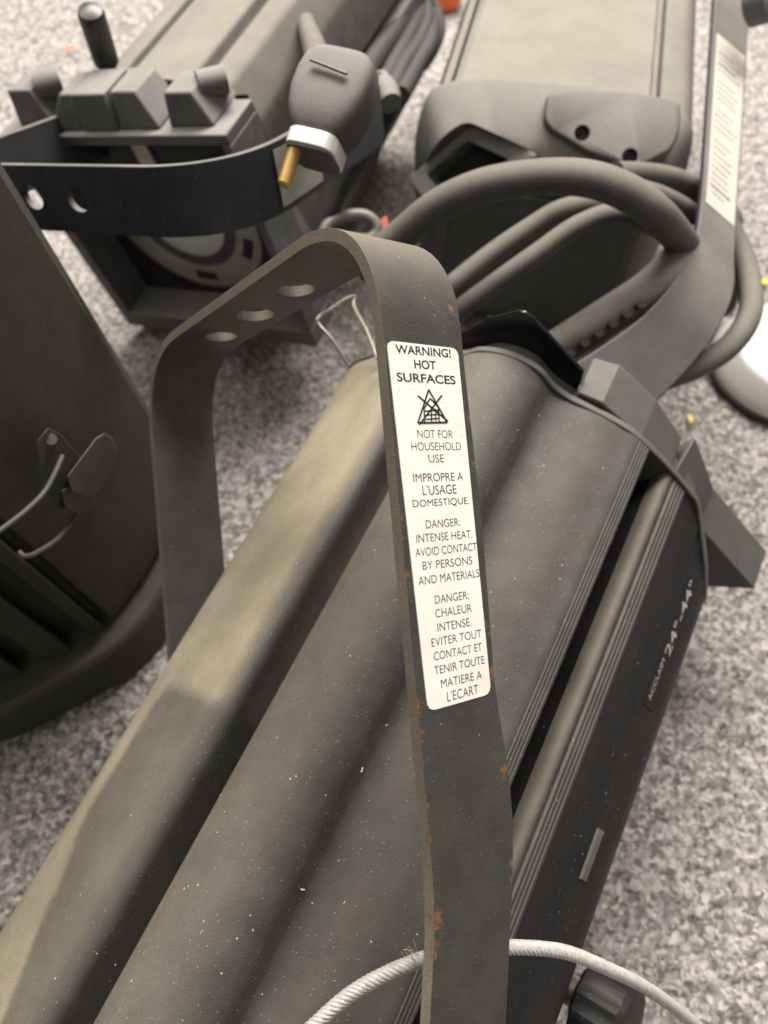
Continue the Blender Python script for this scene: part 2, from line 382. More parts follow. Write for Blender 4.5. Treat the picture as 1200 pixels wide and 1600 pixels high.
# ------------------------------------------------------------------ shared builders
def strap_u(name, mat, parent, fr, W, arm_l, arm_r, b, t, rad, holes=(), kink=None, bevel=.0007, wf=None):
    """flat steel bar bent to a U. fr(u,v,w)->camera mm; crossbar outer face at v=0"""
    hw = W
    P = [(-hw, -arm_l), (-hw, 0), (hw, 0)]
    R = [0, rad, rad]
    if kink: P += [(hw+k[0], k[1]) for k in kink]; R += [1.5]*(len(kink)-1)+[0]
    else: P += [(hw, -arm_r)]; R += [0]
    P = [V(p) for p in P]; path = [P[0]]
    for i in range(1, len(P)-1):
        d1, d2 = nrm(P[i-1]-P[i]), nrm(P[i+1]-P[i])
        l = R[i]; p0, p1 = P[i]+d1*l, P[i]+d2*l
        for k in range(13):
            s = k/12; ang = s
            path.append((1-s)**2*p0 + 2*s*(1-s)*(P[i]*.88+.12*(p0+p1)/2) + s*s*p1)
    path.append(P[-1])
    # subdivide long segments
    pp = [path[0]]
    for p in path[1:]:
        L_ = np.linalg.norm(p-pp[-1]); n = max(1, int(L_/14))
        base = pp[-1]
        for k in range(1, n+1): pp.append(base+(p-base)*k/n)
    rings = []
    for i, p in enumerate(pp):
        tt = nrm(pp[min(i+1, len(pp)-1)] - pp[max(i-1, 0)]); nn = V(-tt[1], tt[0])      # outward: left of travel
        o_, i_ = p, p - nn*t
        e0, e1 = wf(p) if wf else (b/2, -b/2)
        rings.append([c2w(fr(o_[0], o_[1], e0)), c2w(fr(o_[0], o_[1], e1)), c2w(fr(i_[0], i_[1], e1)), c2w(fr(i_[0], i_[1], e0))])
    m = MB(); m.loft(rings)
    o = m.build(name, mat, parent, bevel=bevel, bseg=2)
    if holes:
        c = MB()
        for (hu, hw_, r) in holes:
            n = 28
            c.prism([c2w(fr(hu+r*math.cos(2*math.pi*k/n), 6, hw_+r*math.sin(2*math.pi*k/n))) for k in range(n)],
                    [c2w(fr(hu+r*math.cos(2*math.pi*k/n), -t-6, hw_+r*math.sin(2*math.pi*k/n))) for k in range(n)])
        cut = c.build('cutter', mat, parent, smooth=0)
        boolean(o, cut)
    return o
def extrude_profile(name, prof, fr, A0, A1, mat, parent, smooth=32, steps=1):
    rings = [[c2w(fr(p[0], p[1], A0+(A1-A0)*k/steps)) for p in prof] for k in range(steps+1)]
    m = MB(); m.loft(rings); return m.build(name, mat, parent, smooth=smooth)
def ribbon(mb, p0, p1, wd, fr, h=.12):
    p0, p1 = V(p0), V(p1); d = nrm(p1-p0); n = V(-d[1], d[0])*wd/2
    ring = [p0-n, p1-n, p1+n, p0+n]
    mb.prism([c2w(fr(x[0], x[1], 0.02)) for x in ring], [c2w(fr(x[0], x[1], h)) for x in ring])
def text_mesh(s, width, cap, fr, cx, cy, rot=0.0, bold=0.0, lift=.10):
    cu = bpy.data.curves.new('lettering', 'FONT'); cu.body = s; cu.size = 1; cu.align_x = 'CENTER'; cu.align_y = 'CENTER'; cu.offset = bold
    o = bpy.data.objects.new('lettering', cu); COL.objects.link(o)
    dg = bpy.context.evaluated_depsgraph_get(); dg.update()
    me = bpy.data.meshes.new_from_object(o.evaluated_get(dg)); bpy.data.objects.remove(o)
    co = V([tuple(v.co) for v in me.vertices]); lo, hi = co.min(0), co.max(0)
    f = [tuple(p.vertices) for p in me.polygons]; bpy.data.meshes.remove(me)
    k = (co - (lo+hi)/2)
    k[:, 0] *= width/(hi[0]-lo[0]); k[:, 1] *= cap/(hi[1]-lo[1])
    c_, s_ = math.cos(rot), math.sin(rot)
    return [c2w(fr(cx + x*c_ - y*s_, cy + x*s_ + y*c_, lift)) for x, y, _ in k], f

# ------------------------------------------------------------------ MAIN LANTERN
main = thing('stage_lantern', 'charcoal stage lantern lying closest, its black yoke carrying a sharp white hot surfaces warning sticker', 'stage light', MAIN, 'profile stage lanterns on the carpet')
def ribs(p0, p1, n, dep, nout):
    """fine ribbed strip between two profile points"""
    p0, p1 = V(p0), V(p1); out = []
    for k in range(n):
        for s, d in ((0, 0), (.15, dep), (.62, dep), (.78, 0)):
            out.append(p0+(p1-p0)*(k+s)/n + V(nout)*d)
    out.append(p1); return out
top = crom([(-121, -150), (-120.5, -128), (-118, -112), (-111, -102), (-98, -98.5), (-82, -98.5), (-64, -99.0), (-46, -99.6), (-28, -100.6), (-18.5, -102), (-13.2, -105), (-11.6, -109.5), (-13, -115), (-18, -126), (-24, -141), (-26, -152), (-20, -157), (-12.5, -154)], 5)
bump = crom([(-10.5, -151), (-8, -140), (-5, -126), (-3, -121.3), (2, -120.6), (10, -121.2), (20, -124.8), (29, -131), (35, -139), (37.8, -147), (38.4, -154), (37.6, -160), (37.2, -165), (38.8, -171), (43, -178), (51, -188.5), (57, -198), (62, -209), (64.8, -215), (65.8, -218)], 5)
prof = top + bump
prof += ribs((65.9, -219.5), (66.4, -229.5), 4, .45, (1, -.02))
N_DARK = len(prof) - 1; DK = [N_DARK, N_DARK+3]
prof += [V(61, -230.5), V(42, -231), V(41, -252)]
prof += crom([(54, -253.4), (60.8, -252.4), (64.6, -253.0), (66.5, -255.4), (66.4, -258), (65.8, -259.3)], 4)
prof += ribs((66.4, -260.2), (66.4, -273.2), 4, .6, (1, -.02))
DK += [len(prof)-1, len(prof)+60]
prof += [V(65.6, -274.6), V(65.0, -296), V(65.5, -297), V(65.5, -298), V(64.7, -298.8), V(64.4, -323)]
prof += crom([(64, -327), (61.5, -334), (55, -341), (42, -349), (20, -357), (-20, -366), (-60, -368), (-88, -360), (-106, -342), (-115, -300), (-121, -230)], 5)
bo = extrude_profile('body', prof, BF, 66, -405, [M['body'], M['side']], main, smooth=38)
for p_ in bo.data.polygons:
    if len(p_.vertices) == 4:
        k_ = min(v_ % len(prof) for v_ in p_.vertices)
        if DK[0] <= k_ <= DK[1] or DK[2] <= k_ < len(prof)-25: p_.material_index = 1
# the front rim standing proud of the extrusion
cen = V(-28, -235)
def grow(P, g):
    out = []
    for i, p in enumerate(P):
        d = nrm(V(P[(i+1) % len(P)])-V(P[i-1])); out.append(V(p)+V(-d[1], d[0])*g)
    return out
outline = crom([(-121, -150), (-118, -112), (-108, -100), (-82, -98), (-50, -103), (-22, -116), (-2, -120.5), (10, -121), (20, -124.6), (29, -131), (36, -140), (39.5, -150), (39, -162), (42, -174), (47, -182), (57, -198), (64, -214), (67, -236), (67.8, -262), (67, -285), (65.5, -322), (56, -341), (34, -353), (-20, -366), (-88, -360), (-115, -300)], 5, closed=True)
m = MB()
m.loft([[c2w(BF(p[0], p[1], A)) for p in grow(outline, g)] for A, g in ((66.2, -1.0), (66.2, .2), (66.8, .7), (69.5, .7), (70.4, .2), (71.5, -6))])
m.build('front_rim', M['casting'], main)
# front casting: square colour frame holder with lugs on its outer corner
def FP(px, py, A): return on_pl(px, py, a, B(0, 0, A))
inn = [V(p) for p in grow(outline, -9)]
m = MB(); m.loft([[c2w(BF(p[0], p[1], A)) for p in inn] for A in (71.6, 86)])
m.build('front_casting', M['casting'], main)
def lugwall(pts, A, dep, sh):
    R = [FP(x, y, A) if len(p_) == 2 else p_ for p_ in pts for x, y in [p_[:2]]]
    m = MB(); m.prism([c2w(p) for p in R], [c2w(p + a*dep + (sh[i] if i < len(sh) else 0)) for i, p in enumerate(R)])
    return m.build('lug', M['casting'], main, bevel=.0012, smooth=10)
lugwall([(903, 613), (941, 630), (1001, 684), (1046, 738), (1020, 765), (960, 735), (890, 660)], 72, 31, [u*-3 - q*2, 0, 0, u*-3 - q*3])
lugwall([(1030, 760), (1052, 742), (1080, 792), (1092, 824), (1179, 921), (1106, 917), (1040, 860)], 72.5, 34, [0, u*2-q*4])

# glossy black gate plate standing up behind the rim
A_ = [(690, 560), (706, 528), (752, 503), (760, 496), (772, 497), (808, 487), (820, 489), (832, 497), (912, 582), (904, 606), (880, 640), (720, 640)]
m = MB(); R0 = [on_pl(x, y, a, B(0, 0, 82)) for x, y in A_]
m.prism([c2w(p) for p in R0], [c2w(p + a*2.2) for p in R0])
m.build('gate_plate', M['gloss'], main, bevel=.0006)
# spring wire clip
pts = [(545, 572, 500), (520, 532, 498), (497, 505, 497), (500, 494, 498), (515, 484, 505), (543, 466, 512), (556, 464, 514), (553, 478, 512), (575, 520, 500), (590, 560, 490)]
m = MB(); m.tube([c2w(p) for p in crom([at(*p) for p in pts], 6)], .0012, 8)
m.build('spring_clip', M['steel'], main)
# yoke
def wedge(p):
    if p[0] < YW-2: return 20.3, -20.3
    v = -p[1]
    return (float(np.interp(v, [0, 255, 270, 301, 345], [20.3, 20.3, 21.4, 27.5, 36])), float(np.interp(v, [0, 60, 130, 192, 205, 225, 250, 273, 318, 345], [-20.3, -19.5, -21.2, -19.8, -20.8, -23, -22.6, -18.4, -8.6, -3])))
yk = strap_u('yoke', M['yoke'], main, Y, YW, 330, 345, 40, 5.2, 49, [(26.9, -3.3, 9.3), (-15.2, -2.9, 10.2), (-58.3, -3.2, 9)], wf=wedge)
# warning sticker on the yoke
def LF(x, y, h): return Y(YW + .06 + h, y, -x)
lab = round_poly([(-19.2, -57.6), (16.6, -57.6), (17.2, -194.6), (-15.6, -194.6)], [3.5, 3.5, 4, 4], 5)
lab2 = []
for p in lab:
    lab2.append(p)
m = MB(); m.prism([c2w(LF(p[0], p[1], 0)) for p in lab2], [c2w(LF(p[0], p[1], .15)) for p in lab2])
st = m.build('sticker', M['paper'], main, smooth=0, label='white hot surfaces warning sticker')
def lpix(zx, zy):
    P = on_pl(560+zx/2.5, 500+zy/2.5, yu, Y(YW+.2, 0, 0)); Q = P-O; return -(Q @ yw), Q @ yv
LINES = [('WARNING!', 145, 118, 360, 126, 3.5, .022), ('HOT', 218, 174, 302, 176, 3.5, .022), ('SURFACES', 150, 228, 378, 230, 3.5, .022),
 ('NOT FOR', 230, 446, 368, 445, 3.1, -.006), ('HOUSEHOLD', 207, 496, 400, 491, 3.1, -.006), ('USE', 274, 542, 334, 540, 3.1, -.006),
 ('IMPROPRE A', 214, 618, 408, 610, 3.2, .0), ("L'USAGE", 250, 666, 382, 659, 3.2, .0), ('DOMESTIQUE.', 212, 721, 432, 707, 3.2, .0),
 ('DANGER:', 263, 798, 396, 789, 3.1, -.004), ('INTENSE HEAT.', 226, 852, 444, 838, 3.1, -.004), ('AVOID CONTACT', 222, 908, 462, 886, 3.1, -.004), ('BY PERSONS', 250, 958, 444, 941, 3.1, -.004), ('AND MATERIALS', 234, 1018, 472, 990, 3.1, -.004),
 ('DANGER:', 298, 1090, 430, 1076, 3.1, -.004), ('CHALEUR', 300, 1145, 442, 1126, 3.1, -.004), ('INTENSE.', 308, 1198, 440, 1182, 3.1, -.004), ('EVITER TOUT', 285, 1258, 480, 1226, 3.1, -.004), ('CONTACT ET', 294, 1310, 482, 1280, 3.1, -.004),
 ('TENIR TOUTE', 296, 1366, 492, 1330, 3.1, -.004), ('MATIERE A', 322, 1418, 482, 1388, 3.1, -.004), ("L'ECART", 346, 1470, 468, 1442, 3.1, -.004)]
m = MB()
for s, x0, y0, x1, y1, cap, bold in LINES:
    p0, p1 = V(lpix(x0, y0)), V(lpix(x1, y1)); c_ = (p0+p1)/2; d = p1-p0
    wdt = np.linalg.norm(d); ex = 1.0
    wdt = min(wdt, 34.6)
    cx = max(-18.2+wdt/2+.2*0, min(c_[0], 17.0-wdt/2))
    v_, f_ = text_mesh(s, wdt, cap*(1.18 if "'" in s else 1.0), LF, cx, c_[1], math.atan2(d[1], d[0])*.3, bold, .18)
    m.add(v_, f_)
# warning triangle with a house, crossed out
def LZ(x, y, h): return LF(x, y, .16+h)
ic = lambda zx, zy: lpix(zx, zy)
tri = [ic(274, 272), ic(232, 402), ic(346, 400)]
for i in range(3): ribbon(m, tri[i], tri[(i+1) % 3], .75, LZ)
for p0, p1, wd in (((232, 296), (350, 396), .7), ((326, 294), (238, 408), .7), ((258, 404), (256, 345), .6), ((256, 345), (280, 306), .6), ((280, 306), (312, 340), .6), ((312, 340), (316, 400), .6),
                   ((258, 356), (312, 352), .5), ((260, 372), (314, 368), .5), ((262, 388), (314, 384), .5), ((284, 345), (286, 400), .6), ((300, 345), (302, 400), .4)):
    ribbon(m, ic(*p0), ic(*p1), wd, LZ)
m.build('lettering', M['ink'], st, smooth=0)
# zoom scale panel and its writing
def SF(x, y, h): return B(64.5 + h, -311 + y, x)                    # x along the body axis, y up the face
def sfpix(px, py): P = on_pl(px, py, u, B(64.5, 0, 0)) - O; return float(P @ a), float(P @ q) + 311
t0 = sfpix(1083, 902); t1 = sfpix(1012, 1106); yc = (t0[1]+t1[1])/2
r_ = [(t1[0], yc-6.2), (t0[0], yc-6.2), (t0[0], yc+6.2), (t1[0], yc+6.2)]
m = MB(); m.prism([c2w(SF(p[0], p[1], .05)) for p in r_], [c2w(SF(p[0], p[1], .45)) for p in r_])
zp = m.build('scale_plate', M['gloss'], main, smooth=0)
m = MB(); LN = t0[0]-t1[0]
v_, f_ = text_mesh('ACCLAIM', LN*.30, 3.1, SF, t1[0]+LN*.20, yc+1.2, 0, 0, .55); m.add(v_, f_)
v_, f_ = text_mesh('24\u00b0-44\u00b0', LN*.58, 6.2, SF, t1[0]+LN*.68, yc+.2, 0, .006, .55); m.add(v_, f_)
m.build('lettering', M['silver_ink'], zp, smooth=0)
t0 = sfpix(938, 1296); t1 = sfpix(908, 1374); yc = (t0[1]+t1[1])/2
m = MB()
r_ = [(t1[0], yc-2.6), (t0[0], yc-2.6), (t0[0], yc+2.6), (t1[0], yc+2.6)]
m.prism([c2w(SF(p[0], p[1], .0)) for p in r_], [c2w(SF(p[0], p[1], 1.0)) for p in r_])
for k in range(4):
    y0 = yc-2.4+k*1.25
    r_ = [(t1[0]+.3, y0), (t0[0]-.3, y0), (t0[0]-.3, y0+.6), (t1[0]+.3, y0+.6)]
    m.prism([c2w(SF(p[0], p[1], .9)) for p in r_], [c2w(SF(p[0], p[1], 1.5)) for p in r_])
m.build('slide_tab', M['casting'], main, smooth=0)
# ribbed knob low on the near side
kc = at(950, 1585, 430); m = MB(); ka = nrm(u*.9 - q*.3); kx = nrm(np.cross(ka, a)); ky = np.cross(ka, kx); rings = []
for h, r in ((-16, 20), (-14, 23), (10, 23), (14, 20), (15, 12)):
    rings.append([c2w(kc + ka*h + (kx*math.cos(2*math.pi*k/48) + ky*math.sin(2*math.pi*k/48))*(r + (1.0 if (k//2) % 2 else -.3)*(1 if abs(r) > 15 else 0))) for k in range(48)])
m.loft(rings); m.build('tilt_knob', M['side'], main, bevel=.0004)
kc2 = kc - ka*16; m = MB(); m.tube([c2w(kc2), c2w(kc2 - ka*22)], .008, 16); m.build('knob_bolt', M['steel'], main)

# ------------------------------------------------------------------ wire safety rope of the main lantern
def rope(name, pts, rad, mat, parent=None, strands=7, pitch=15.0, origin=None):
    P = crom(pts, 40); P = [V(p) for p in P]
    # resample evenly
    d = np.concatenate([[0], np.cumsum([np.linalg.norm(P[i+1]-P[i]) for i in range(len(P)-1)])])
    n = int(d[-1]/.9); s = np.linspace(0, d[-1], n); PP = np.stack([np.interp(s, d, [p[k] for p in P]) for k in range(3)], 1)
    m = MB(); m.tube([c2w(p) for p in PP[::4]], rad*.62/1000, 8)
    t = np.gradient(PP, axis=0); t /= np.linalg.norm(t, axis=1)[:, None]
    x = np.cross(t, V(.3, .4, .85)); x /= np.linalg.norm(x, axis=1)[:, None]; y = np.cross(t, x)
    for k in range(strands):
        ang = 2*math.pi*(k/strands + s/pitch)
        Q = PP + (x*np.cos(ang)[:, None] + y*np.sin(ang)[:, None])*rad*.66
        m.tube([c2w(p) for p in Q], rad*.36/1000, 6)
    return m.build(name, mat, parent, smooth=60, origin=origin)
r1 = [at(430, 1660, 300), at(490, 1603, 300), at(555, 1548, 302), at(640, 1506, 304), at(720, 1484, 312), at(800, 1480, 318), at(880, 1487, 325), at(950, 1514, 335), at(1015, 1547, 350), at(1085, 1600, 375), at(1130, 1650, 400)]
ro = rope('safety_cable', r1, 3.1, M['rope'], origin=c2w(r1[0]))
tag(ro, 'pale twisted steel wire safety cable passing behind the stickered yoke leg', 'safety cable')
m = MB()
for k in range(9):
    p0 = at(655+random.uniform(-8, 4), 1500+random.uniform(-10, 6), 300); d = V(random.uniform(-8, -1), random.uniform(1, 9), random.uniform(0, 4))
    m.tube([c2w(p) for p in crom([p0, p0+d*.5+V(random.uniform(-1, 1), random.uniform(-1, 1), 0), p0+d], 4)], .00011, 4)
fz = m.build('frayed_fibre', M['lint'], ro)

# ------------------------------------------------------------------ generic lantern extrusion used by the others
def sym_profile(hw=98, h=240):
    half = [(0, 4), (24, 3), (27, 1), (29, -7), (35, -7), (37.5, -1), (42, 1.5), (70, -1), (84, -7), (93, -20), (97, -40), (hw, -80), (hw, -110), (hw-8, -113), (hw-8, -123), (hw, -126), (hw-1, -190), (hw-8, -215), (hw-24, -h+8), (hw-50, -h)]
    L_ = [(-x, y) for x, y in half[::-1]][:-1] if False else [(-x, y) for x, y in half[:0:-1]]
    return [V(p) for p in L_ + half]

# ------------------------------------------------------------------ BACK LEFT LANTERN (square front with lens)
br = V(.9084, -.1862, .3743); bu = V(-.2308, .5229, .8205); bn = V(-.3485, -.8318, .4321)
BP = V(-198.4, 245.9, -677.2) + V(0, -5, 0); bw, bh = 118.0, 110.3
def BL(r, h, n): return BP + br*r + bu*h + bn*n          # n positive: towards the viewer
base = c2w(BL(0, -bh, -120)); base.z = 0
bl = thing('stage_lantern', 'charcoal stage lantern facing lens first, square lugged front plate behind a bent strap yoke', 'stage light', base, 'profile stage lanterns on the carpet')
def rect_ring(x0, x1, y0, y1): return [(x0, y0), (x1, y0), (x1, y1), (x0, y1)]
m = MB()
# square frame: four walls round the opening, then the inner flange
D = 46
for x0, x1, y0, y1 in ((-bw, bw, bh-9, bh), (-bw, bw, -bh, -bh+20), (-bw, -bw+14, -bh+20, bh-9), (bw-8, bw, -bh+20, bh-9)):
    rr = rect_ring(x0, x1, y0, y1); m.prism([c2w(BL(x, y, 0)) for x, y in rr], [c2w(BL(x, y, -D)) for x, y in rr])
m.build('front_frame', M['far_cast'], bl, bevel=.0015)
m = MB(); rr = rect_ring(-bw+3, bw-3, -bh+3, bh-3)
n = 64; cx_, cy_, cr_ = -14, -2, 88
# back wall with round opening
outer = []; inner = []
for k in range(n):
    t = 2*math.pi*k/n; c_, s_ = math.cos(t), math.sin(t); k_ = min((bw-9)/abs(c_) if abs(c_) > 1e-6 else 1e9, (bh-4)/abs(s_) if abs(s_) > 1e-6 else 1e9)
    outer.append((c_*k_, s_*k_)); inner.append((cx_+cr_*c_, cy_+cr_*s_))
m.loft([[c2w(BL(x, y, -40)) for x, y in outer], [c2w(BL(x, y, -40)) for x, y in inner], [c2w(BL(x, y, -58)) for x, y in inner], [c2w(BL(x, y, -58)) for x, y in outer]], cap=False)
m.build('inner_wall', M['dark'], bl)
def ringmesh(r0, r1, n0, n1, cx=cx_, cy=cy_):
    m = MB(); n = 64; R = lambda r, z: [c2w(BL(cx+r*math.cos(2*math.pi*k/n), cy+r*math.sin(2*math.pi*k/n), z)) for k in range(n)]
    m.loft([R(r1, n0), R(r1, n1), R(r0, n1), R(r0, n0), R(r1, n0)], cap=False); return m
lr = ringmesh(58, 85, -57, -46).build('lens_ring', M['lens_ring'], bl, bevel=.0008)
m = MB()
for t0 in (-104, -38, 30, 100, 170):
    pr_ = []
    for k in range(7):
        t = math.radians(t0+k*20/6); pr_.append((cx_+66*math.cos(t), cy_+66*math.sin(t)))
    for k in range(6, -1, -1):
        t = math.radians(t0+k*20/6); pr_.append((cx_+76*math.cos(t), cy_+76*math.sin(t)))
    m.prism([c2w(BL(x, y, -47)) for x, y in pr_], [c2w(BL(x, y, -45.3)) for x, y in pr_])
    m.build('ring_slot', M['dark'], lr, smooth=0); m = MB()
m = MB(); rings = []
for k in range(9):
    r = 58*math.cos(math.pi/2*k/9.0)+.01; z = -56 + 16*math.sin(math.pi/2*k/9.0)
    rings.append([c2w(BL(cx_+r*math.cos(2*math.pi*j/48), cy_+r*math.sin(2*math.pi*j/48), z)) for j in range(48)])
m.loft(rings); m.build('lens', M['glass'], bl, smooth=60)
m = MB(); R_ = lambda r, z: [c2w(BL(cx_+r*math.cos(2*math.pi*k/48), cy_+r*math.sin(2*math.pi*k/48), z)) for k in range(48)]
m.loft([R_(61, -61), R_(61, -59)]); m.build('lens_backing', plain('warm_reflector', (.80, .76, .64), .3, .7, .2), bl)
m = MB(); rr = rect_ring(-bw+13, bw-9, 44, bh-9.5)
m.prism([c2w(BL(x, y, -36)) for x, y in rr], [c2w(BL(x, y, -38.5)) for x, y in rr]); m.build('opening_dark_sheet', M['dark'], bl)  # added dark sheet, standing in for the black depth of the opening
m = MB(); rr = rect_ring(-12, 4, 46, bh-11); m.prism([c2w(BL(x, y, -33)) for x, y in rr], [c2w(BL(x, y, -35.5)) for x, y in rr]); m.build('opening_strip', M['lens_ring'], bl)
# top lugs and three faceted centre pieces
def facet(r0, r1, h, n0, n1, sl, mat, name, parent=bl):
    m = MB(); s = sl
    m.prism([c2w(BL(r0, bh+.2, n0)), c2w(BL(r1, bh+.2, n0)), c2w(BL(r1, bh+.2, n1)), c2w(BL(r0, bh+.2, n1))],
            [c2w(BL(r0+s[0], bh+h, n0-s[2])), c2w(BL(r1-s[1], bh+h, n0-s[2])), c2w(BL(r1-s[1], bh+h, n1)), c2w(BL(r0+s[0], bh+h, n1))])
    return m.build(name, mat, parent, bevel=.0015)
lg = facet(-100, -62, 27, -14, -44, (3, 10, 6), M['far_cast'], 'lug')
m = MB(); m.tube([c2w(BL(-74, bh+24, -30)), c2w(BL(-60, bh+20, -44))], .012, 16); m.build('lug_roller', M['far_cast'], lg)
lg2 = facet(62, 103, 24, -10, -44, (4, 12, 5), M['far_cast'], 'lug')
m = MB(); m.tube([c2w(BL(88, bh+20, -30)), c2w(BL(103, bh+16, -44))], .010, 16); m.build('lug_roller', M['far_cast'], lg2)
facet(-58, -24, 26, -6, -46, (22, 0, 8), M['far_cast'], 'top_cover')
facet(-23, 14, 27, -5, -46, (1, 1, 6), M['far_cast'], 'top_cover')
facet(15, 54, 26, -7, -46, (0, 14, 8), M['far_cast'], 'top_cover')
# body behind the front
prof2 = [V(p) for p in [(-98, -150), (-96, -70), (-82, -30), (-50, -4), (-22, 1), (-20, -11), (-10, -11), (-8, 3), (20, 4), (58, 2), (60, -11), (70, -11), (72, 1), (88, -8), (100, -40), (104, -90), (98, -93), (98, -103), (104, -106), (102, -180), (80, -214), (-70, -214)]]
prof2 = round_poly(prof2, 4, 3)
m = MB(); m.loft([[c2w(BL(x, y, -58.5)) for x, y in inner], [c2w(BL(x, y, -61)) for x, y in inner]]); m.build('lens_bulkhead', M['dark'], bl)
def BB(U, Q, A): return BL(U, bh+8+Q, -A)
extrude_profile('body', prof2, BB, 62, 430, M['far_body'], bl, smooth=32)
m = MB(); m.loft([[c2w(BB(p[0]*1.015, p[1]*1.01+3, A)) for p in crom([(-100, -90), (-92, -35), (-64, -4), (-10, 7), (40, 6), (82, -4), (100, -35), (104, -90), (100, -205), (-94, -205)], 5, closed=True)] for A in (46.2, 61.8)])
m.build('front_rim', M['far_body'], bl, bevel=.001)
# its yoke
th = math.radians(19)
t_ = -bn*math.cos(th) - bu*math.sin(th); vy = -t_; wy = nrm(np.cross(br, vy))
if wy @ bu < 0: wy = -wy
YC = on_pl(110, 313, bn, BL(0, 0, 120))
def Y2(a_, b_, c_): return YC + br*a_ + vy*b_ + wy*c_
y2 = strap_u('yoke', M['far_yoke'], bl, Y2, 128, 212, 212, 42, 5, 60, [(-33, 1, 8), (6, 1, 8.5), (-75, 1, 8)])
m = MB(); m.prism([c2w(Y2(128.2, b_, c_)) for b_, c_ in ((-50, 17), (-50, -17), (-105, -17), (-105, 17))], [c2w(Y2(128.5, b_, c_)) for b_, c_ in ((-50, 17), (-50, -17), (-105, -17), (-105, 17))])
s2 = m.build('sticker', plain('worn_silver_sticker', (.40, .38, .34), .4, .3, .3, 60), y2, smooth=0)
# lever rod standing behind the left lug
hv = on_pl(166, 96, bn, BL(0, 0, -70)); hv2 = on_pl(140, 14, bn, BL(0, 0, -62))
m = MB(); d = hv2-hv; m.tube([c2w(hv-d*.35), c2w(hv), c2w(hv+d*.02), c2w(hv+d*.9), c2w(hv+d*.97), c2w(hv+d)], [.007, .007, .0105, .0105, .009, .004], 20)
m.build('shutter_handle', plain('black_handle', (.03, .03, .03), .35, .2, .1), bl)

# ------------------------------------------------------------------ BACK RIGHT LANTERN (rear end facing)
ra = nrm(V(526, 2000, -1155)); rw = V(.9748, -.2226*SP, .2226*CP); ru = UPC
H0 = 238
RC = on_h(885, 147, H0)
def RB(U, Q, A): return RC + rw*U + ru*Q + ra*A
base = c2w(RC + ra*150); base.z = 0
rl = thing('stage_lantern', 'dusty grey stage lantern seen from its rear cap, black cables looped across its back', 'stage light', base, 'profile stage lanterns on the carpet')
prof3 = [V(p) for p in [(-118, -150), (-118, -60), (-115, -22), (-108, -6), (-101, -2), (-99.5, -9), (-95, -9), (-93, -1), (-60, 3), (-22, 5.5), (20, 4), (70, 0), (72.5, -7), (77, -7.5), (79.5, -1.5), (98, -6), (110, -16), (118, -36), (119, -60), (119, -100), (111, -103), (111, -113), (119, -116), (118, -190), (100, -224), (60, -236), (-60, -236), (-100, -224)]]
extrude_profile('body', prof3, RB, 1, 420, M['far_body'], rl, smooth=32)
capo = crom([(-128, -80), (-126, -40), (-114, -11), (-82, 1), (-30, 6), (0, 7), (30, 6), (80, 0), (107, -12), (116, -38), (119, -80), (118, -180), (98, -222), (50, -236), (-50, -236), (-98, -222), (-118, -180)], 4, closed=True)
cc = V(0, -118)
m = MB(); m.loft([[c2w(RB(*(cc+(V(p)-cc)*s), A)) for p in capo] for A, s in ((0, 1.0), (-1, 1.015), (-6, 1.012), (-48, .86), (-55, .80), (-58, .76))])
cap_ = m.build('rear_cap', M['cap'], rl, smooth=40)
# handle recess cut in the sloping shoulder of the cap
sl_n = nrm(on_pl(700, 260, ra, RB(0, 0, -30))*0 + (-rw*.35 + ru*.62 - ra*.70))
P0 = RB(-62, -26, -30)
poly = [(640, 283), (742, 196), (852, 246), (668, 318)]
R0 = [on_pl(x, y, sl_n, P0) for x, y in poly]
R0 = round_poly(R0, 9, 4)
m = MB(); m.prism([c2w(p + sl_n*40) for p in R0], [c2w(p - sl_n*20) for p in R0]); boolean(cap_, m.build('cutter', M['dark'], rl, smooth=0))
m = MB(); ctr = sum(R0)/len(R0)
m.loft([[c2w(p + sl_n*z + (p-ctr)*(g-1)) for p in R0] for z, g in ((-14, .985), (7, .985), (8, .95), (7, .62), (-14, .60))], cap=False)
m.build('handle_bezel', M['far_cast'], rl, bevel=.001)
m = MB(); m.prism([c2w(p*1.0 - sl_n*13 + (p-ctr)*-.02) for p in R0], [c2w(p - sl_n*15) for p in R0]); m.build('handle_recess', M['dark'], rl, smooth=0)
# raised knob panel with two screw holes
kn = nrm(ru*.78 - ra*.62)
KP = on_h(955, 205, 236)
def KF(px, py, lift): return on_pl(px, py, kn, KP) + kn*lift
kp = [(852, 150), (900, 143), (990, 147), (1062, 162), (1060, 210), (1048, 238), (1000, 262), (985, 264), (915, 240), (858, 205), (848, 190)]
ko = round_poly([KF(x, y, 0) for x, y in kp], 5, 3); kc_ = sum(ko)/len(ko)
m = MB(); m.loft([[c2w(p + kn*z + (p-kc_)*(g-1)) for p in ko] for z, g in ((-24, 1), (3, 1), (6, .96), (6.5, .92))])
kpan = m.build('knob_panel', M['far_cast'], rl, smooth=40)
c = MB()
for hx, hy in ((908, 212), (982, 248)):
    hc = KF(hx, hy, 0); hx_ = nrm(np.cross(kn, ra)); hy_ = np.cross(kn, hx_)
    c.prism([c2w(hc + kn*16 + (hx_*math.cos(2*math.pi*k/20)+hy_*math.sin(2*math.pi*k/20))*6.5) for k in range(20)], [c2w(hc - kn*4 + (hx_*math.cos(2*math.pi*k/20)+hy_*math.sin(2*math.pi*k/20))*6.5) for k in range(20)])
boolean(kpan, c.build('cutter', M['dark'], rl, smooth=0))
m = MB()
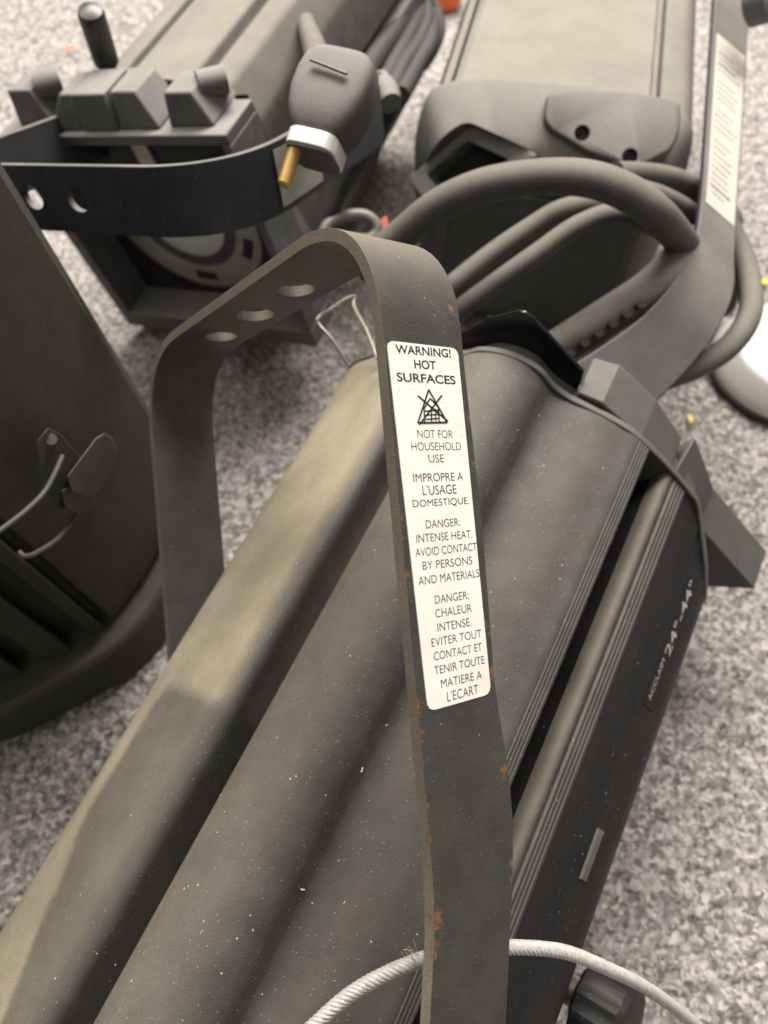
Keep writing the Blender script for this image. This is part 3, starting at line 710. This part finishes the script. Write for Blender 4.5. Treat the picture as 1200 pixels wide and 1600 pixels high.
for hx, hy in ((908, 212), (982, 248)):
    hc = KF(hx, hy, 0); hx_ = nrm(np.cross(kn, ra)); hy_ = np.cross(kn, hx_)
    m = MB(); m.prism([c2w(hc + kn*1.5 + (hx_*math.cos(2*math.pi*k/12)+hy_*math.sin(2*math.pi*k/12))*4) for k in range(12)], [c2w(hc - kn*3 + (hx_*math.cos(2*math.pi*k/12)+hy_*math.sin(2*math.pi*k/12))*4) for k in range(12)]); m.build('screw', M['dark'], kpan)
# rear vents: a slotted dark plate low on the rear face
m = MB(); rr = round_poly([V(-84, -60), V(84, -60), V(84, -200), V(-84, -200)], 12, 4)
m.prism([c2w(RB(p[0], p[1], -60.3)) for p in rr], [c2w(RB(p[0], p[1], -63)) for p in rr]); rp = m.build('rear_plate', M['casting'], rl, bevel=.001)
# yoke as a bent strap
Lp = [(1121, -60, 735), (1117, 0, 700), (1108, 150, 640), (1095, 330, 572), (1075, 402, 548), (1045, 450, 533), (1000, 498, 522), (930, 548, 515), (860, 590, 515), (770, 640, 525)]
Rp = [(1174, -10, 752), (1170, 44, 716), (1161, 196, 656), (1149, 376, 587), (1148, 446, 562), (1132, 496, 545), (1098, 550, 533), (1036, 618, 518), (972, 672, 509), (885, 735, 513)]
Lc = crom([at(*p) for p in Lp], 8); Rc = crom([at(*p) for p in Rp], 8)
rings = []
for i in range(len(Lc)):
    t = nrm(Lc[min(i+1, len(Lc)-1)]-Lc[max(i-1, 0)]); wv = Rc[i]-Lc[i]; nn = nrm(np.cross(t, wv))
    if nn @ V(0, 0, 1) < 0: nn = -nn
    rings.append([c2w(Lc[i]), c2w(Rc[i]), c2w(Rc[i]-nn*5), c2w(Lc[i]-nn*5)])
m = MB(); m.loft(rings); y3 = m.build('yoke', M['far_yoke'], rl, bevel=.0012)
def onstrap(i, s): 
    t = nrm(Lc[i+1]-Lc[i-1]); wv = Rc[i]-Lc[i]; nn = nrm(np.cross(t, wv)); nn = nn if nn[2] > 0 else -nn
    return Lc[i]+wv*s, nn
m = MB(); ra_ = []; rb_ = []
i0, i1 = 11, 23
for i in range(i0, i1+1):
    p, nn = onstrap(i, .10); ra_.append([c2w(p+nn*.1), c2w(p+nn*.5)])
for i in range(i1, i0-1, -1):
    p, nn = onstrap(i, .93); rb_.append([c2w(p+nn*.1), c2w(p+nn*.5)])
A0 = [x[0] for x in ra_+rb_]; A1 = [x[1] for x in ra_+rb_]
n = i1-i0+1
f = []
v = A0+A1; N2 = 2*n
for k in range(n-1):
    for off in (0, N2): f.append((off+k, off+k+1, off+N2-2-k, off+N2-1-k))
for k in range(N2): f.append((k, (k+1) % N2, N2+(k+1) % N2, N2+k))
s3 = mesh_obj('sticker', v, f, M['old_paper'], y3, smooth=0)
m = MB()
rs = random.Random(11)
def sp_(i, t_): 
    i0_ = int(i); fr_ = i-i0_; pA, nA = onstrap(i0_, t_); pB, _ = onstrap(i0_+1, t_); return pA+(pB-pA)*fr_, nA
for k in range(24):
    i = 12.3 + k*.42; x = .17 + .04*rs.random(); big = k in (2, 22)
    dd = nrm(Lc[int(i)+1]-Lc[int(i)-1])*(1.5 if big else .55)
    if k in (4, 9, 14): continue
    while x < .82 - (.3*rs.random() if not big else .15):
        w_ = rs.uniform(.03, .12); p0, nn = sp_(i, x); p1, _ = sp_(i, min(x+w_, .86))
        m.prism([c2w(p0-dd+nn*.55), c2w(p1-dd+nn*.55), c2w(p1+dd+nn*.55), c2w(p0+dd+nn*.55)], [c2w(p0-dd+nn*.7), c2w(p1-dd+nn*.7), c2w(p1+dd+nn*.7), c2w(p0+dd+nn*.7)])
        x += w_+.025
m.build('lettering', M['faded_ink'], s3, smooth=0)
kx0 = at(1172, 6, 660); m = MB(); kd = nrm(V(.7, -.1, .6)); m.tube([c2w(kx0-kd*4), c2w(kx0), c2w(kx0+kd*16), c2w(kx0+kd*20)], [.012, .019, .019, .012], 24); m.build('tilt_knob', M['far_cast'], rl)

# ------------------------------------------------------------------ cables of the back right lantern
def cable(name, pts, rad, label, mat=None, group=None, n=14):
    P = crom([at(*p) for p in pts], 10); m = MB(); m.tube([c2w(p) for p in P], [r/1000 for r in rad] if hasattr(rad, '__len__') else rad/1000, n)
    o = m.build(name, mat or M['rubber'], None, origin=c2w(P[0]), smooth=60); tag(o, label, 'cable', group); return o
cable('thick_cable', [(560, 420, 560), (618, 375, 545), (680, 325, 525), (740, 296, 512), (800, 282, 505), (870, 276, 500), (930, 282, 497), (985, 304, 497), (1030, 338, 508), (1062, 374, 552), (1090, 412, 622), (1105, 450, 670)], 11.8,
      'thickest black cable arching over the rear of the lantern with looped cables')
cable('power_cable', [(640, 520, 585), (690, 462, 572), (760, 404, 570), (830, 356, 566), (885, 327, 560), (960, 320, 560), (1040, 345, 575)], 8.4, 'slim black cable crossing beneath the thick arching cable, upper of two', group='slim cables under the arch')
cable('power_cable', [(660, 545, 580), (705, 496, 566), (770, 446, 560), (840, 396, 556), (905, 352, 553), (970, 334, 552), (1040, 360, 565)], 8.0, 'slim black cable crossing beneath the thick arching cable, lower of two', group='slim cables under the arch')
cable('power_cable', [(960, 272, 570), (1010, 274, 590), (1060, 284, 615), (1100, 310, 635), (1135, 350, 640), (1160, 400, 632), (1172, 450, 612), (1170, 495, 594), (1140, 540, 580), (1090, 572, 570), (1030, 595, 562), (980, 625, 560)], 9.4, 'black cable looping out past the stickered yoke strap beside the white base')
cable('power_cable', [(950, 296, 555), (1000, 300, 575), (1050, 318, 602), (1095, 350, 630), (1120, 400, 640), (1136, 450, 645), (1130, 480, 660), (1100, 470, 690)], 9.0, 'black cable tucked behind the yoke strap beneath the outermost loop')
cable('cable_sleeve', [(1135, 345, 690), (1104, 368, 632), (1080, 388, 592), (1055, 412, 562), (1012, 454, 545), (942, 500, 546), (872, 544, 558), (800, 588, 573)], [14.5]*100, 'wide grey ribbed cable sleeve emerging under the strap bend')
# perforations on the sleeve
SL = bpy.data.objects['cable_sleeve']
m = MB()
for k in range(6):
    p = at(890+k*22, 553-k*15, 541-k*3.4); m.prism([c2w(p + V(math.cos(t)*3.4, math.sin(t)*2.6, 4)) for t in np.linspace(0, 2*math.pi, 13)[:-1]], [c2w(p + V(math.cos(t)*3.4, math.sin(t)*2.6, -4)) for t in np.linspace(0, 2*math.pi, 13)[:-1]])
oo = mesh_obj('vent_slot', m.v, m.f, M['dark'], SL, smooth=0)

# ------------------------------------------------------------------ LEFT LANTERN, standing on end
def fl(px, py): p = c2w(on_h(px, py, 0)); return V(p.x, p.y)
lc = V(-.275, .295)
base = Vector((lc[0], lc[1], 0))
ll = thing('stage_lantern', 'dark stage lantern standing upright on its front rim with a wire latch on its side', 'stage light', base, 'profile stage lanterns on the carpet')
foot = [V(-.215, .405), V(-.185, .385), V(-.168, .352), V(-.172, .320), V(-.190, .262), V(-.205, .232), V(-.2115, .2205), V(-.219, .2265), V(-.2225, .2195), V(-.2150, .2125), V(-.2235, .2065), V(-.236, .218), V(-.249, .207), V(-.2375, .1955), V(-.256, .185), V(-.267, .198), V(-.281, .189), V(-.270, .177), V(-.30, .166), V(-.34, .162), V(-.375, .18), V(-.40, .24), V(-.39, .34), V(-.34, .41), V(-.27, .425)]
LEAN = V(.0, .0)
m = MB(); m.loft([[Vector((p[0]-.101*z, p[1], z)) for p in foot] for z in (.055, .30, .56)])
m.build('body', M['left_body'], ll, smooth=12, bevel=.002)
rim = crom([(-.225, .425), (-.182, .395), (-.1635, .35), (-.171, .292), (-.186, .235), (-.212, .196), (-.250, .170), (-.300, .142), (-.35, .135), (-.40, .16), (-.43, .25), (-.42, .36), (-.35, .44), (-.28, .45)], 5, closed=True)
rc_ = V(-.29, .29)
m = MB(); m.loft([[Vector((*(rc_+(p-rc_)*s), z)) for p in rim] for z, s in ((.001, 1.0), (.004, 1.02), (.040, .985), (.047, .97), (.050, .945), (.046, .80))])
m.build('front_rim', M['left_body'], ll, smooth=40)
# latch: base plate, lever, wire bail
pn = nrm(V(.93, -.36))                                             # outward direction of the broad panel
pt = V(-pn[1], pn[0])                                              # along the panel, away from viewer
pc = V(-.1845, .285)
def LP(s, z, o): v = pc + pt*s + pn*o; return Vector((v[0], v[1], z))
def wall_hit(px, py, off=0):
    r = ray(px, py); w0 = c2w(V(0, 0, 0)); d = c2w(r*1000) - w0; P = pc + pn*off
    k = ((P[0]-w0.x)*pn[0] + (P[1]-w0.y)*pn[1])/(d.x*pn[0]+d.y*pn[1]); return w0 + d*k
def WP(px, py, off): return wall_hit(px, py, off/1000)
m = MB(); ap = [(58, 690), (75, 668), (95, 678), (130, 720), (128, 770), (95, 800), (66, 760)]
m.prism([WP(x, y, -1) for x, y in ap], [WP(x, y, 2.5) for x, y in ap]); lt = m.build('latch', M['latch'], ll, bevel=.0006)
m = MB(); ap = [(104, 745), (150, 684), (164, 676), (176, 684), (184, 704), (178, 726), (156, 766), (138, 778), (112, 770)]
m.prism([WP(x, y, 3) for x, y in ap], [WP(x, y, 22) for x, y in ap]); m.build('latch_lever', M['latch'], lt, bevel=.0015, bseg=3)
m = MB(); ap = [(96, 766), (128, 752), (150, 764), (150, 790), (124, 806), (102, 796)]
m.prism([WP(x, y, 0) for x, y in ap], [WP(x, y, 11) for x, y in ap]); m.build('latch_hinge', M['latch'], lt, bevel=.0008)
m = MB(); s_ = WP(80, 686, 3.5)
m.tube([WP(80, 686, 0), WP(80, 686, 4)], .0034, 14); m.build('screw', M['casting'], lt)
m = MB(); m.tube([WP(x, y, o) for x, y, o in [tuple(p) for p in crom([(98, 712, 10), (88, 735, 12), (70, 768, 14), (40, 798, 15), (5, 825, 15), (-30, 848, 15)], 6)]], .0016, 10)
m.tube([WP(x, y, o) for x, y, o in [tuple(p) for p in crom([(124, 795, 8), (112, 816, 12), (90, 842, 15), (60, 862, 15), (40, 869, 14), (30, 862, 10)], 6)]], .0016, 10)
m.build('bail_wire', plain('dull_dark_wire', (.075, .072, .068), .6, .2, .2), lt)

# ------------------------------------------------------------------ plug resting on the back left lantern
pz = 440.0
pc0 = at(521, 152, pz)                                             # centre of the back face
pa = nrm(V(-.28, -.86, -.03)); pxx = nrm(V(.86, -.30, .18) - pa*(V(.86, -.30, .18) @ pa)); pyy = np.cross(pa, pxx)
if pyy[2] < 0: pyy = -pyy
base = c2w(pc0 + pa*45)
pg = thing('mains_plug', 'dusty dark round mains plug with white band and brass pins beside the square fronted lantern', 'plug', base)
def PG(x, y, h): return pc0 + pxx*x + pyy*y + pa*(h*.92)
def psec(rx, ry, h, n=40):
    out = []
    for k in range(n):
        t = 2*math.pi*k/n; c_, s_ = math.cos(t), math.sin(t)
        out.append(c2w(PG(rx*.86*math.copysign(abs(c_)**.55, c_), ry*.86*math.copysign(abs(s_)**.42, s_), h)))
    return out
m = MB(); m.loft([psec(9, 7, -27), psec(19, 12, -26), psec(25, 15, -21), psec(27.5, 18, -10), psec(27.5, 21, 4), psec(25, 21.5, 16), psec(20.5, 20, 25), psec(18.0, 18.2, 29), psec(17.0, 17.8, 29.5), psec(17.0, 17.8, 42), psec(16, 16, 42.6)])
m.build('plug_body', M['plug'], pg, smooth=50)
m = MB(); m.loft([psec(17.5, 18.5, 30.2), psec(18.2, 19.2, 30.8), psec(18.2, 19.2, 40), psec(17.5, 18.5, 40.4)])
m.build('white_band', M['white'], pg, smooth=50)
for (x, y, l) in ((-9, 9, 25),):
    m = MB(); m.tube([c2w(PG(x, y, 40.2)), c2w(PG(x, y, 40+l)), c2w(PG(x, y, 41.5+l))], [.004, .004, .003], 16); m.build('pin', M['brass'], pg)
m = MB(); m.prism([c2w(PG(x, y, h)) for x, y, h in ((-12, 17.4, -10), (12, 17.4, -6), (12, 18.4, -4.5), (-12, 18.4, -8.5))], [c2w(PG(x, y, h)) for x, y, h in ((-12, 19.4, -10.3), (12, 19.4, -6.3), (12, 20.2, -4.8), (-12, 20.2, -8.8))])
m.build('moulded_ridge', M['plug'], pg)
# flat strap of cable feeding the plug, other leads beside it
cable('plug_cable', [(500, 118, 446), (492, 78, 500), (478, 35, 660), (468, -10, 720), (455, -60, 790)], 8.5, 'pale dusty lead running up and away from the dark plug', M['rubber'])
G = 'coiled black leads between the two far lanterns'
cl = 'black lead in the coil lying between the two far lanterns'
for k, (pts, r) in enumerate([([(560, 130, 690), (590, 85, 740), (625, 35, 800), (655, -20, 870)], 10), ([(590, 150, 690), (615, 100, 740), (640, 55, 790), (672, -10, 870)], 8), ([(612, 140, 700), (632, 100, 740), (655, 65, 790), (668, 25, 830), (655, -10, 870)], 8),
    ([(626, 150, 700), (650, 105, 750), (672, 65, 800), (672, 25, 850), (640, -5, 900)], 9), ([(632, 120, 780), (665, 90, 800), (684, 45, 850), (672, 5, 900), (640, -20, 940)], 9)]):
    cable('coiled_lead', pts, r, cl, plain('black_lead_%d' % k, (.045, .042, .038), .6, 0, .3), G)
cable('black_rod_lead', [(572, 226, 600), (556, 262, 615), (535, 300, 630), (515, 338, 640), (495, 380, 650)], 5.5, 'thin black lead dropping straight down behind the plug', plain('black_lead_thin', (.02, .02, .02), .5, 0, .2))
cable('black_rod_lead', [(585, 190, 640), (580, 235, 650), (560, 290, 665), (535, 345, 680)], 8, 'dark lead hanging behind the plug nearest the far lanterns gap', plain('black_lead_thick', (.03, .028, .026), .5, 0, .2))
# hook clamp knuckle by the plug
hk = thing('hook_clamp', 'small grey clamp knuckle beside the plug', 'clamp', c2w(at(605, 150, 640)))
m = MB(); m.tube([c2w(at(598, 132, 640)), c2w(at(604, 146, 636)), c2w(at(610, 162, 632))], [.010, .012, .010], 16); m.build('knuckle', M['far_cast'], hk)
m = MB(); m.tube([c2w(p) for p in crom([at(575, 128, 650), at(588, 120, 655), at(600, 118, 650), at(606, 140, 640)], 5)], .004, 10); m.build('hook_arm', M['far_cast'], hk)
# carabiner and red tag on the carpet behind the yoke
m = MB(); m.tube([c2w(p) for p in crom([at(*p) for p in [(505, 366, 640), (515, 348, 640), (540, 338, 642), (566, 336, 645), (584, 346, 648), (588, 362, 650), (575, 374, 650), (545, 372, 648), (520, 376, 642)]], 5)], .0052, 12)
tag(m.build('snap_hook', M['hook'], None, origin=c2w(at(540, 360, 645))), 'grey metal snap hook lying just beyond the near yoke bend', 'snap hook')
m = MB(); R0 = [at(x, y, 660) for x, y in ((583, 352), (604, 336), (612, 372), (590, 385))]; m.prism([c2w(p) for p in R0], [c2w(p + V(0, 0, -3)) for p in R0])
tag(m.build('red_tag', M['red'], None, origin=c2w(R0[0]), bevel=.001), 'faded red tag next to the grey snap hook', 'tag')

# ------------------------------------------------------------------ white round base at the right
wc = V(.428, .527)
wb = thing('round_base', 'white round base with a black rubber rim on the carpet at the right edge', 'lamp base', Vector((wc[0], wc[1], 0)))
def lathe(prof_, c, n=72): return [[Vector((c[0]+r*math.cos(2*math.pi*k/n), c[1]+r*math.sin(2*math.pi*k/n), z)) for k in range(n)] for r, z in prof_]
m = MB(); m.loft(lathe([(.079, .004), (.079, .012), (.076, .018), (.066, .034), (.063, .037), (.058, .038), (.02, .039)], wc)); m.build('base_shell', M['white'], wb, smooth=35)
m = MB(); m.loft(lathe([(.078, .0), (.0815, .001), (.0815, .007), (.079, .0075)], wc)); m.build('rubber_rim', M['dark'], wb, smooth=40)

# ------------------------------------------------------------------ scraps on the carpet, orange tub, lint
def scrap(px, py, sx, sy, rot, mat, label, cat='paper scrap', name='paper_scrap'):
    p = c2w(on_h(px, py, 2)); m = MB(); c_, s_ = math.cos(rot), math.sin(rot)
    rr = [(-sx, -sy), (sx, -sy*.8), (sx*.9, sy), (-sx*.8, sy*.9)]
    R = [Vector((p.x+x*c_-y*s_, p.y+x*s_+y*c_, p.z)) for x, y in rr]; m.prism(R, [v+Vector((0, 0, .0015)) for v in R])
    tag(m.build(name, mat, None, origin=p, bevel=.0003), label, cat)
scrap(109, 77, .007, .003, .3, M['orange'], 'tiny orange scrap on the carpet near the upright black handle')
scrap(1078, 655, .0022, .0048, .15, M['yellow'], 'tiny yellow scrap on the carpet below the white base')
scrap(1192, 441, .006, .004, 0, M['yellow'], 'yellow scrap on the carpet just behind the white base')
p = on_h(690, -8, 12); wp = c2w(p); m = MB(); m.loft([[Vector((wp.x+r*math.cos(2*math.pi*k/24), wp.y+r*math.sin(2*math.pi*k/24), z)) for k in range(24)] for r, z in ((.030, .0), (.034, .02), (.034, .06), (.030, .066))])
tag(m.build('orange_tub', M['orange'], None, origin=wp, smooth=40), 'orange plastic object showing between coiled leads and the far lantern', 'tub')
def fleck(px, py, size, mat, label, kind):
    best = None
    dg = bpy.context.evaluated_depsgraph_get()
    w0 = c2w(V(0, 0, 0)); d = (c2w(ray(px, py)*1000)-w0).normalized()
    hit, loc, nor, *_ = sc.ray_cast(dg, w0, d)
    if not hit: return
    m = MB(); t = nor.orthogonal().normalized(); t = Quaternion(nor, random.uniform(0, 6.28)) @ t; b_ = nor.cross(t); s = size/1000
    pts = [loc + t*s*x + b_*s*.25*math.sin(x*2.1+random.random()) + nor*s*(.15+.12*math.cos(x*3)) for x in np.linspace(-1, 1, 7)]
    m.tube(pts, [s*.10, s*.22, s*.3, s*.26, s*.3, s*.2, s*.08], 6)
    tag(m.build('lint_fleck', mat, None, origin=loc), label, 'lint', 'flecks of lint on the near lantern')
bpy.context.view_layer.update()
for px, py, s, mt, lb in [(473, 1390, 1.5, M['lint'], 'largest pale tuft of lint on the near lantern body, below the deep flute'),
    (565, 1203, 1.3, M['lint'], 'pale curled lint thread in the shallow groove left of the yoke leg'),
    (604, 1133, .8, M['lint'], 'short pale lint fleck close to the yoke leg below the sticker corner'),
    (243, 1076, 1.2, M['amber'], 'tan chip stuck on the dusty top edge of the near lantern'),
    (315, 1458, 1.3, M['amber'], 'amber chip on the near lantern body low between two flutes'),
    (205, 1275, .8, M['lint'], 'pale crumb on the darker part of the top band of the near lantern'),
    (180, 1508, .9, M['lint'], 'pale crumb inside the deep dark flute near its lower end'),
    (538, 1410, .8, M['lint'], 'thin slanted lint hair right of the largest tuft')]:
    fleck(px, py, s, mt, lb, 0)
